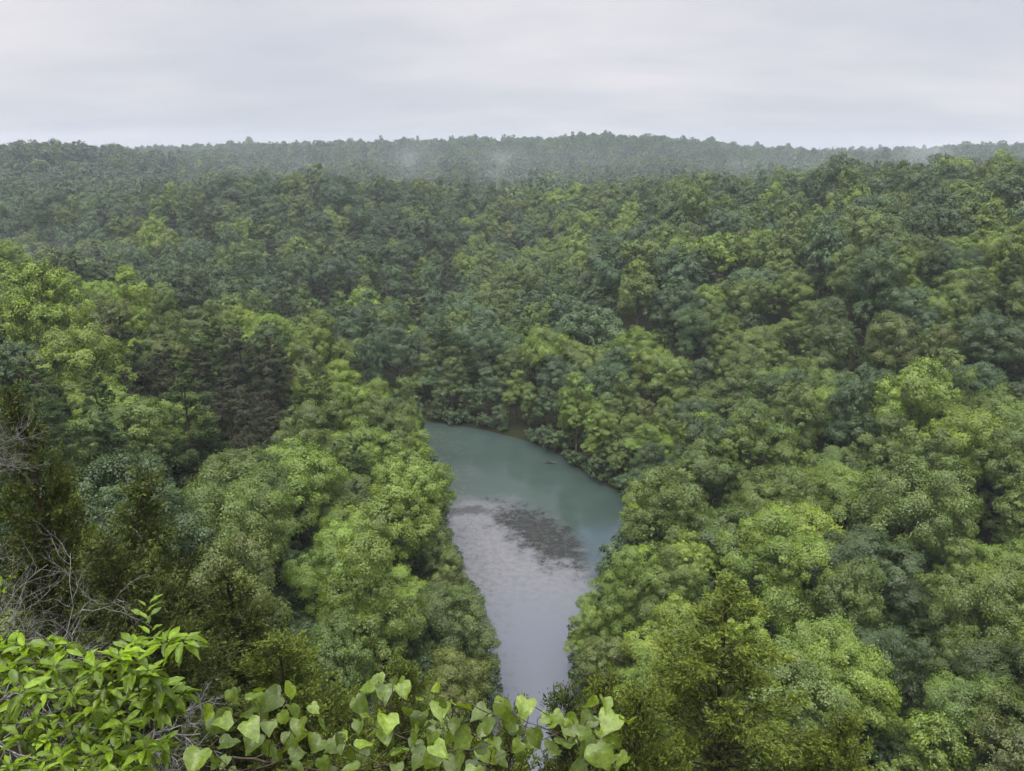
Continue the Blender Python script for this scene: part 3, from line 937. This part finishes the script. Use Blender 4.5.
# dead wood
def dead_tree(seed, base, dirs, length, r0, depth):
    r = np.random.default_rng(seed)
    limb = Geo(); twig = Geo()

    def grow(p, d, ln, rad, lev):
        n = 6
        pts = [p]; dd = unit(d)
        for _ in range(n):
            dd = unit(dd + r.normal(size=3) * 0.20 + np.array([0, 0, 0.02]))
            pts.append(pts[-1] + dd * ln / n)
        pts = np.array(pts)
        (limb if lev < 2 else twig).add(*tube(pts, rad * np.linspace(1, 0.45 if lev < depth else 0.2, n + 1), 6 if lev < 2 else 4))
        if lev >= depth: return
        for k in range(int(r.integers(5, 8))):
            q = 0.15 + 0.85 * (k + r.random()) / 7
            q = min(q, 0.98)
            pp = np.array([np.interp(q * n, np.arange(n + 1), pts[:, i]) for i in range(3)])
            sd_ = unit(np.cross(dd, r.normal(size=3)))
            grow(pp, dd * 0.65 + sd_ * (0.6 + 0.3 * r.random()), ln * (0.38 + 0.25 * r.random()), rad * 0.5, lev + 1)
    for d in dirs:
        grow(np.array(base), np.array(d, float), length * (0.8 + 0.4 * r.random()), r0, 0)
    return limb, twig


for (u, v, Y, dirs, ln, r0, seed, lab) in [
        (-30, 720, 9.0, [(0.15, 0.15, 1.0), (0.45, 0.1, 0.75), (0.75, 0.2, 0.45), (0.6, -0.1, 0.2), (0.3, .4, .6)], 2.1, 0.017, 3, 'tangle of dead grey branches above the leafy shrub'),
        (-40, 500, 11.0, [(0.6, 0.1, 0.5), (0.7, 0.1, 0.15), (0.3, 0.2, 0.9)], 1.4, 0.012, 5, 'bare grey dead branches sticking into the dark cedar near the edge'),
        (128, 765, 5.5, [(0.1, 0.1, 1.0), (0.35, 0.1, 0.7)], 0.8, 0.010, 6, 'small pale dead twigs beside the yellow-green leafy shrub')]:
    p = at(u, v, Y); z = ground([p[0]], [p[1]])[0]
    e_ = bpy.data.objects.new('dead_tree', None); COL.objects.link(e_); e_.location = p
    tag(e_, lab, 'dead tree', 'dead wood on the bluff')
    limb, twig = dead_tree(seed, (0, 0, 0), dirs, ln, r0, 3)
    hh = max(p[2] - z, 0.1) + 0.3
    limb.add(*tube(np.array([(0.05, 0, -hh), (0.02, 0.03, -hh * .6), (-.02, 0, -hh * .3), (0, 0, 0), (0, 0, 0.05)]), np.array([1.7, 1.5, 1.4, 1.2, 1.1]) * r0, 7))
    link('trunk', limb.mesh('trunk', M_DEADWOOD, True), e_)
    link('branch', twig.mesh('branch', M_DEADWOOD, True), e_)


# shrubs close to the overlook
def leaf_shape(pts, mid, fold, curl):
    """half outline (x, y) -> small curved leaf mesh, base at the origin, tip along +Y, upper face +Z"""
    V = []; Q = []
    n = len(pts)
    def z_(x, y): return fold * abs(x) - curl * y * y
    for (x, y), my in zip(pts, mid):
        V.append((0, my, z_(0, my)))
        for k in (0.5, 1.0):
            xx_ = x * k; yy_ = my + (y - my) * k
            V.append((xx_, yy_, z_(xx_, yy_) - (0.10 * x * k * k)))
            V.append((-xx_, yy_, z_(xx_, yy_) - (0.10 * x * k * k)))
    for i in range(n - 1):
        a, b = i * 5, (i + 1) * 5
        Q += [(a, a + 1, b + 1, b), (a + 1, a + 3, b + 3, b + 1), (b, b + 2, a + 2, a), (b + 2, b + 4, a + 4, a + 2)]
    return np.array(V, float), np.array(Q)


HEART = ([(0.02, 0.0), (.16, -.09), (.34, -.09), (.47, .04), (.52, .22), (.47, .44), (.35, .64), (.18, .83), (0.01, 1.0)],
         [0, .02, .06, .14, .27, .46, .66, .84, 1.0])
LANCE = ([(0.012, 0.0), (.07, .08), (.135, .22), (.175, .38), (.18, .53), (.145, .70), (.085, .86), (0.008, 1.0)],
         [0, .06, .18, .34, .50, .68, .85, 1.0])


def place_leaf(g, shape, P, tip, normal, size, r, var, fold=0.25, curl=0.2):
    V, Q = leaf_shape(shape[0], shape[1], fold * (0.5 + r.random()), curl * (0.4 + 1.2 * r.random()))
    V = V * [0.9 + 0.2 * r.random(), 1, 1]
    V[:, :2] *= 1 + 0.05 * r.normal(size=(len(V), 1))
    V[:, 2] += r.normal() * 0.35 * V[:, 0] * V[:, 1] + 0.02 * r.normal(size=len(V))
    V[:, 2] += 0.03 * np.sin(V[:, 1] * 9 + r.random() * 6) * np.abs(V[:, 0]) * 4
    y = unit(np.asarray(tip, float)); x = unit(np.cross(y, normal)); z = np.cross(x, y)
    W_ = (V[:, :1] * x + V[:, 1:2] * y + V[:, 2:] * z) * size + P
    g.add(W_, Q, np.full(len(Q), var))


def grow_stems(g, root, nodes, r0, r):
    """join every node to the nearest point already joined, as a plant forks; returns nothing"""
    joined = [np.array(root, float)]; wts = [r0]
    for nd in sorted(nodes, key=lambda q: np.linalg.norm(q - root)):
        dr = np.linalg.norm(nd - root)
        best = min(range(len(joined)), key=lambda k: np.linalg.norm(joined[k] - nd) + 0.35 * max(0, np.linalg.norm(joined[k] - root) - dr + 0.02) + (0.25 * np.linalg.norm(nd - joined[k]) if joined[k][2] > nd[2] else 0))
        a = joined[best]; L_ = np.linalg.norm(nd - a)
        u = np.linspace(0, 1, 6)[:, None]
        path = a + (nd - a) * u + np.array([0, 0, -0.10 * L_]) * (u * (1 - u) * 2) + r.normal(size=(6, 3)) * 0.02 * L_ * np.sin(u * math.pi)
        w = max(0.0016, min(wts[best] * 0.85, 0.0012 + 0.004 * L_ + wts[best] * 0.55))
        g.add(*tube(path, w * np.linspace(1.0, 0.75, 6), 5))
        for q in (2, 4): joined.append(path[q]); wts.append(w * 0.9)
        joined.append(nd); wts.append(w * 0.75)


def wet_leaf_mat(name, col, var):
    m = leaf_mat(name, fixed=col, trans=0.34, gloss=0.022, rough=0.22, var=var, backlight=(1.35, 1.25, 0.5))
    nt = m.node_tree; N, L = nt.nodes, nt.links
    tc = N.new('ShaderNodeTexCoord'); nz = N.new('ShaderNodeTexNoise'); nz.inputs['Scale'].default_value = 260; nz.inputs['Detail'].default_value = 3
    L.new(tc.outputs['Object'], nz.inputs['Vector'])
    bp = N.new('ShaderNodeBump'); bp.inputs['Strength'].default_value = 0.5; bp.inputs['Distance'].default_value = 0.002
    L.new(nz.outputs['Fac'], bp.inputs['Height'])
    for n in N:
        if n.type in ('BSDF_GLOSSY', 'BSDF_DIFFUSE'): L.new(bp.outputs[0], n.inputs['Normal'])
    # blotches, and pale spots for leaf damage and painted wet glints
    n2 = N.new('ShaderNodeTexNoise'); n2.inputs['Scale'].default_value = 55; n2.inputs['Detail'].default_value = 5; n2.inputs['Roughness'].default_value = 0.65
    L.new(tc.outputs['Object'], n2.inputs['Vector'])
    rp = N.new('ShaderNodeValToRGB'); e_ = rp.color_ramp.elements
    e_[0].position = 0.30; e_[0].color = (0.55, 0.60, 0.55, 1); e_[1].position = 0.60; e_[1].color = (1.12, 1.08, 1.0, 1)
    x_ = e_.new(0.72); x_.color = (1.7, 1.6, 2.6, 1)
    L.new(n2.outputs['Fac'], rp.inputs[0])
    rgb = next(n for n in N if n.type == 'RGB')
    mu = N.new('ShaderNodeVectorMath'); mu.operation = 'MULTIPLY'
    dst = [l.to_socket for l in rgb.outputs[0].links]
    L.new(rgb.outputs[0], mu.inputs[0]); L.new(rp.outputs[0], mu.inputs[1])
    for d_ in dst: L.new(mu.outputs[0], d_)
    return m


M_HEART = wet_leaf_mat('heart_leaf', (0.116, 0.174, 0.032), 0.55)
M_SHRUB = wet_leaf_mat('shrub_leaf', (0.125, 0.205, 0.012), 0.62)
M_STEM = bark_mat('shrub_stem', (0.035, 0.028, 0.022), (0.10, 0.085, 0.06), 30)
RB = [
    ((262, 775), 2.05, 'low clump of pale heart-shaped leaves next to the yellow-green leafy shrub',
     [(209, 714, 26, .9), (224, 726, 32, .2), (235, 696, 20, .6), (252, 695, 22, .6), (269, 703, 32, .15), (288, 690, 22, .9), (255, 704, 20, .4), (243, 710, 24, .3), (251, 727, 26, .8), (270, 730, 22, .5),
      (281, 717, 16, .6), (313, 714, 17, .9), (299, 727, 20, .5), (290, 740, 28, .95), (298, 751, 24, .7), (323, 730, 22, .2), (337, 737, 18, .9), (315, 747, 18, .4), (250, 744, 24, .1), (194, 765, 26, .8),
      (230, 769, 18, .4), (281, 758, 16, .2), (215, 761, 16, .3), (262, 688, 16, .7), (230, 745, 20, .3), (324, 762, 22, .5), (350, 770, 22, .6)]),
    ((385, 790), 2.1, 'upright sapling of heart-shaped leaves with two dark stems showing',
     [(367, 682, 24, .6), (383, 687, 26, .3), (400, 680, 16, .8), (410, 694, 20, .8), (363, 708, 26, .3), (353, 705, 12, .8), (372, 724, 22, .4), (388, 720, 26, .9), (356, 728, 18, .6), (360, 744, 24, .85),
      (335, 754, 24, .5), (389, 742, 22, .3), (407, 709, 22, .5), (405, 751, 24, .5), (349, 758, 18, .3), (367, 763, 18, .4), (378, 672, 14, .8), (424, 719, 20, .5), (412, 735, 22, .6), (395, 765, 20, .3)]),
    ((520, 795), 2.0, 'widest row of heart-shaped leaves standing in front of the river',
     [(440, 689, 18, .95), (441, 709, 30, .6), (466, 709, 26, .95), (477, 717, 28, .2), (498, 710, 22, .8), (517, 722, 32, .2), (528, 709, 26, .9), (505, 730, 24, .4), (437, 748, 28, .85), (459, 744, 30, .4),
      (480, 737, 20, .6), (485, 753, 28, .9), (456, 761, 28, .3), (476, 764, 26, .1), (539, 735, 26, .6), (533, 747, 20, .5), (553, 728, 18, .8), (571, 719, 22, .5), (568, 730, 26, .85), (585, 733, 26, .3),
      (581, 720, 22, .4), (571, 746, 28, .4), (595, 705, 20, .95), (607, 710, 24, .9), (609, 727, 30, .85), (628, 721, 24, .95), (588, 755, 34, .15), (603, 752, 38, .7), (624, 758, 26, .6), (498, 743, 18, .5),
      (429, 733, 22, .5), (449, 736, 22, .6), (500, 765, 22, .3), (430, 765, 26, .5), (545, 718, 18, .7), (618, 742, 22, .5), (515, 745, 18, .6), (558, 712, 20, .7)]),
]
for (ru, rv), Yc, lab, leaves in RB:
    r = np.random.default_rng(ru)
    root = at(ru, rv, Yc + 0.1); root[2] = ground([root[0]], [root[1]])[0] - 0.05
    fo = Geo(); st = Geo(); nodes = []
    leaves = leaves + [(u + 15 * r.normal(), v + 8 + 9 * r.random(), px * 0.85, 0.55 * r.random() + 0.1) for (u, v, px, tone) in leaves[::2]]
    for (u, v, px, tone) in leaves:
        Y = Yc + 0.17 * r.normal(); u += 2.5 * r.normal(); v += 3.5 * r.normal()
        P = at(u, v, Y)
        d = math.hypot(*(P - [0, 0, CZ])); size = (0.60 + 0.2 * r.random()) * px * d / F
        az = r.random() * 6.283
        out_ = np.array([math.cos(az), math.sin(az), 0])
        tip = out_ * 0.55 + np.array([0, -0.15, -0.75 + 0.35 * r.normal()])
        toview = unit(np.array([0, 0, CZ]) - P)
        nrm_ = unit(toview * 0.75 + np.array([0, 0, 0.65]) + r.normal(size=3) * 0.62)
        if tone > 0.93: nrm_ = unit(nrm_ + unit(np.cross(nrm_, tip)) * 1.2)
        ty = unit(tip - nrm_ * np.dot(tip, nrm_))
        B = P - ty * size * 0.5
        place_leaf(fo, HEART, B, ty, nrm_, size, r, np.clip(tone + 0.08 * r.normal(), 0, 1), fold=0.42, curl=0.30)
        nd = B - ty * 0.02 + np.array([0, 0.03, -0.045]) + out_ * 0.01
        nodes.append(nd)
        st.add(*tube(np.array([nd, (nd + B) / 2 + [0, 0, 0.008], B]), np.array([0.0011, 0.001, 0.0009]), 4))
    grow_stems(st, root, nodes, 0.009, r)
    e_ = bpy.data.objects.new('redbud_sapling', None); COL.objects.link(e_); e_.location = root
    tag(e_, lab, 'sapling', 'heart-leaved saplings')
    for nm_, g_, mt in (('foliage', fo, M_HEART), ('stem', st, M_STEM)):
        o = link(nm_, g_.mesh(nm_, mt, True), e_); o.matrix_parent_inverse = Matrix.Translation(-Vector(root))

BN = [(5, 640), (25, 645), (48, 638), (65, 645), (10, 665), (30, 670), (55, 665), (80, 660), (95, 668), (20, 690), (45, 690), (70, 690), (105, 685), (10, 710), (35, 715), (60, 710), (90, 705), (120, 655),
      (133, 643), (130, 670), (150, 672), (140, 690), (160, 685), (168, 640), (183, 638), (170, 692), (184, 692), (160, 705), (110, 715), (20, 735), (50, 735), (80, 735), (110, 732), (125, 722), (30, 757),
      (60, 755), (90, 755), (112, 750), (145, 745), (160, 742), (140, 762), (10, 765), (75, 772), (120, 770), (148, 605), (149, 618), (150, 632), (-15, 650), (-15, 690), (-15, 730), (-30, 670), (-30, 710), (-20, 765), (2, 585), (40, 770), (95, 772)]
r = np.random.default_rng(404)
root = at(60, 800, 2.1); root[2] = ground([root[0]], [root[1]])[0] - 0.05
fo = Geo(); st = Geo(); nodes = []
for (u, v) in BN:
    Y = 2.25 + 0.28 * r.normal()
    if u > 120: Y = 2.15 + 0.12 * r.normal()
    P = at(u, v, Y); d = np.linalg.norm(P - [0, 0, CZ])
    up_ = v < 635
    ax = unit(np.array([0.25 * r.normal(), 0.25 * r.normal(), 1.0]) + (np.array([0.5, -0.2, 0]) if u > 150 and not up_ else 0))
    nodes.append(P - ax * 0.03)
    n_ = int(r.integers(4, 6)) if up_ else int(r.integers(14, 20))
    for k in range(n_):
        az = k * 2.4 + r.random() * 0.8
        hd = np.array([math.cos(az), math.sin(az), 0])
        lift = r.random()
        tip = unit(hd * (0.8 if not up_ else .5) + np.array([0, 0, 0.85 - 1.9 * (1 - lift) if not up_ else 0.9]))
        nrm_ = unit(np.array([0, 0, 1.0]) + hd * (-0.5 * tip[2]) + r.normal(size=3) * 0.22)
        ty = unit(tip - nrm_ * np.dot(tip, nrm_) * 0.6)
        size = (0.042 + 0.034 * r.random()) * (0.72 if up_ else 1.0)
        place_leaf(fo, LANCE, P - ax * 0.05 * (k / n_) + ty * 0.008, ty, nrm_, size, r, np.clip(0.25 + 0.5 * lift + 0.16 * r.normal(), 0, 1), fold=0.55, curl=0.30)
grow_stems(st, root, nodes, 0.011, r)
e_ = bpy.data.objects.new('leafy_shrub', None); COL.objects.link(e_); e_.location = root
tag(e_, 'bright yellow-green shrub with drooping narrow leaves in the near corner', 'shrub')
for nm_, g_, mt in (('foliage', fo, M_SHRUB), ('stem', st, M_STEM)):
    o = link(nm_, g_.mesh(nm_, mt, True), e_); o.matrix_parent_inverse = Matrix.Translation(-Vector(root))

# boulders in the pool
import bmesh


def boulder(loc, sx, sy_, sz, seed, lab):
    bm_ = bmesh.new(); bmesh.ops.create_icosphere(bm_, subdivisions=4, radius=1.0)
    r_ = np.random.default_rng(seed); A_ = unit(r_.normal(size=(14, 3))); c_ = 0.62 + 0.3 * r_.random(14)
    for v_ in bm_.verts:
        p_ = np.array(v_.co)
        dt = A_ @ p_
        k_ = min(1.0, float(np.min(np.where(dt > 0.05, c_ / np.maximum(dt, 0.05), 9))))
        p_ = p_ * k_ * (1 + 0.03 * math.sin(9 * p_[0] + 7 * p_[1]) + 0.02 * math.sin(23 * p_[2] + 17 * p_[0]))
        v_.co = Vector(p_ * [sx, sy_, sz])
    me_ = bpy.data.meshes.new('boulder'); bm_.to_mesh(me_); bm_.free()
    me_.materials.append(M_ROCK)
    o_ = link('boulder', me_); o_.location = loc; tag(o_, lab, 'rock')


M_ROCK = bark_mat('rock', (0.025, 0.025, 0.022), (0.075, 0.07, 0.062), 2.0)
boulder(at(551, 463, 155.0) * [1, 1, 0], 1.5, 0.9, 0.55, 1, 'dark boulder breaking the surface of the turquoise pool')
boulder((24.3, 134.5, 0.1), 1.3, 1.0, 0.8, 2, 'dark rock at the foot of the right bank beside the pool')
# ------------------------------------------------------------------ light
SUN_EL, SUN_AZ = math.radians(58), math.radians(200)     # azimuth clockwise from +Y (behind the camera)
world = bpy.data.worlds.new('World'); scene.world = world
world.use_nodes = True
nt = world.node_tree; N, L = nt.nodes, nt.links
for n in list(N): N.remove(n)
out = N.new('ShaderNodeOutputWorld'); bg = N.new('ShaderNodeBackground'); bg.inputs['Strength'].default_value = 0.1
sky = N.new('ShaderNodeTexSky'); sky.sky_type = 'NISHITA'; sky.sun_disc = False
sky.sun_elevation = SUN_EL; sky.sun_rotation = SUN_AZ
tc = N.new('ShaderNodeTexCoord'); sep = N.new('ShaderNodeSeparateXYZ'); L.new(tc.outputs['Generated'], sep.inputs[0])
# cloud deck: direction projected on a flat layer
zc = math_n('MAXIMUM', math_n('ADD', sep.outputs[2], 0.22), 0.05)
cx = math_n('DIVIDE', sep.outputs[0], zc); cy = math_n('DIVIDE', sep.outputs[1], zc)
cb = N.new('ShaderNodeCombineXYZ'); L.new(cx, cb.inputs[0]); L.new(cy, cb.inputs[1])
mp = N.new('ShaderNodeMapping'); mp.inputs['Rotation'].default_value = (0, 0, 0.5); mp.inputs['Scale'].default_value = (0.9, 1.5, 1)
L.new(cb.outputs[0], mp.inputs[0])
cn = noise_n(0.8, 6, mp.outputs[0], 0.5)
cn2 = noise_n(0.32, 3, mp.outputs[0], 0.5)
cc = mixc(sstep(math_n('ADD', math_n('MULTIPLY', cn, 0.55), math_n('MULTIPLY', cn2, 0.45)), 0.36, 0.64), (0.60, 0.625, 0.70), (0.84, 0.81, 0.845))
ov = math_n('MULTIPLY_ADD', sstep(sep.outputs[2], 0.40, 1.0), 5.4, 1.0)      # overcast skies brighten overhead
dn = sstep(sep.outputs[2], -0.25, 0.0)
vm = N.new('ShaderNodeVectorMath'); vm.operation = 'SCALE'; L.new(cc, vm.inputs[0]); L.new(math_n('MULTIPLY', ov, 10.0), vm.inputs['Scale'])
fin = mixc(0.93, sky.outputs[0], vm.outputs[0])
L.new(fin, bg.inputs['Color']); L.new(bg.outputs[0], out.inputs['Surface'])

sd = bpy.data.lights.new('sun', 'SUN'); sd.energy = 1.5; sd.angle = math.radians(18); sd.color = (1.0, 0.97, 0.92)
so = bpy.data.objects.new('sun', sd); COL.objects.link(so)
sv = Vector((math.sin(SUN_AZ) * math.cos(SUN_EL), math.cos(SUN_AZ) * math.cos(SUN_EL), math.sin(SUN_EL)))
so.rotation_euler = sv.to_track_quat('Z', 'Y').to_euler(); so.location = (0, 0, 300)

# ------------------------------------------------------------------ haze
m, nt, N, L = new_mat('haze')
out = N.new('ShaderNodeOutputMaterial'); pv = N.new('ShaderNodeVolumePrincipled')
pv.inputs['Color'].default_value = (0.80, 0.88, 0.97, 1); pv.inputs['Density'].default_value = 0.00019; pv.inputs['Anisotropy'].default_value = 0.2
L.new(pv.outputs[0], out.inputs['Volume'])
hz_top = 112.0
bv = [(x, y, z) for x in (-2700, 2700) for y in (-2700, 2700) for z in (-6.0, hz_top)]
hf = [(0, 1, 3, 2), (4, 6, 7, 5), (0, 4, 5, 1), (2, 3, 7, 6), (0, 2, 6, 4), (1, 5, 7, 3)]
me = bpy.data.meshes.new('haze'); me.from_pydata(bv, [], hf); me.materials.append(m)
ho = link('haze', me); tag(ho, kind='stuff')

# wisps of mist behind the crests, plus a broad bank added to grey the far ridge
for (u, v, Y, sx, sy_, sz, den) in [(925, 160, 430, 20, 14, 13, 0.035), (408, 168, 640, 40, 26, 26, 0.010), (500, 165, 720, 44, 30, 22, 0.008), (735, 172, 520, 30, 24, 14, 0.006), (20, 268, 230, 50, 20, 14, 0.004), (560, 180, 880, 1100, 300, 58, 0.00032)]:
    m, nt, N, L = new_mat('mist')
    out = N.new('ShaderNodeOutputMaterial'); pv = N.new('ShaderNodeVolumePrincipled'); tc = N.new('ShaderNodeTexCoord')
    pv.inputs['Color'].default_value = (0.92, 0.95, 1.0, 1)
    ln = N.new('ShaderNodeVectorMath'); ln.operation = 'LENGTH'; L.new(tc.outputs['Object'], ln.inputs[0])
    mp = N.new('ShaderNodeMapping'); mp.inputs['Scale'].default_value = (1.6, 1.6, 1.0) if sx < 300 else (7, 3, 1); mp.inputs['Rotation'].default_value = (0, 0.6, 0)
    L.new(tc.outputs['Object'], mp.inputs[0])
    nz_ = noise_n(1.3, 4, mp.outputs[0])
    dn = math_n('MULTIPLY', sstep(ln.outputs['Value'], 1.0, 0.25), sstep(nz_, 0.42, 0.68))
    if sx > 300: dn = math_n('MULTIPLY', sstep(ln.outputs['Value'], 1.0, 0.3), math_n('ADD', 0.2, sstep(nz_, 0.4, 0.7)))
    L.new(math_n('MULTIPLY', dn, den), pv.inputs['Density']); L.new(pv.outputs[0], out.inputs['Volume'])
    bm_ = bmesh.new(); bmesh.ops.create_icosphere(bm_, subdivisions=3, radius=1.0)
    me = bpy.data.meshes.new('mist'); bm_.to_mesh(me); bm_.free(); me.materials.append(m)
    o = link('mist', me); o.location = at(u, v, Y); o.scale = (sx, sy_, sz); tag(o, kind='stuff')

# ------------------------------------------------------------------ render settings
scene.render.engine = 'CYCLES'
cy_ = scene.cycles
cy_.max_bounces = 5; cy_.diffuse_bounces = 2; cy_.glossy_bounces = 2; cy_.transmission_bounces = 2; cy_.transparent_max_bounces = 6; cy_.volume_bounces = 1
cy_.use_denoising = True
cy_.caustics_reflective = False; cy_.caustics_refractive = False
vs = scene.view_settings
scene.display_settings.display_device = 'sRGB'
vs.view_transform = 'Standard'; vs.look = 'None'; vs.exposure = 0.0; vs.gamma = 1.0; vs.use_curve_mapping = False
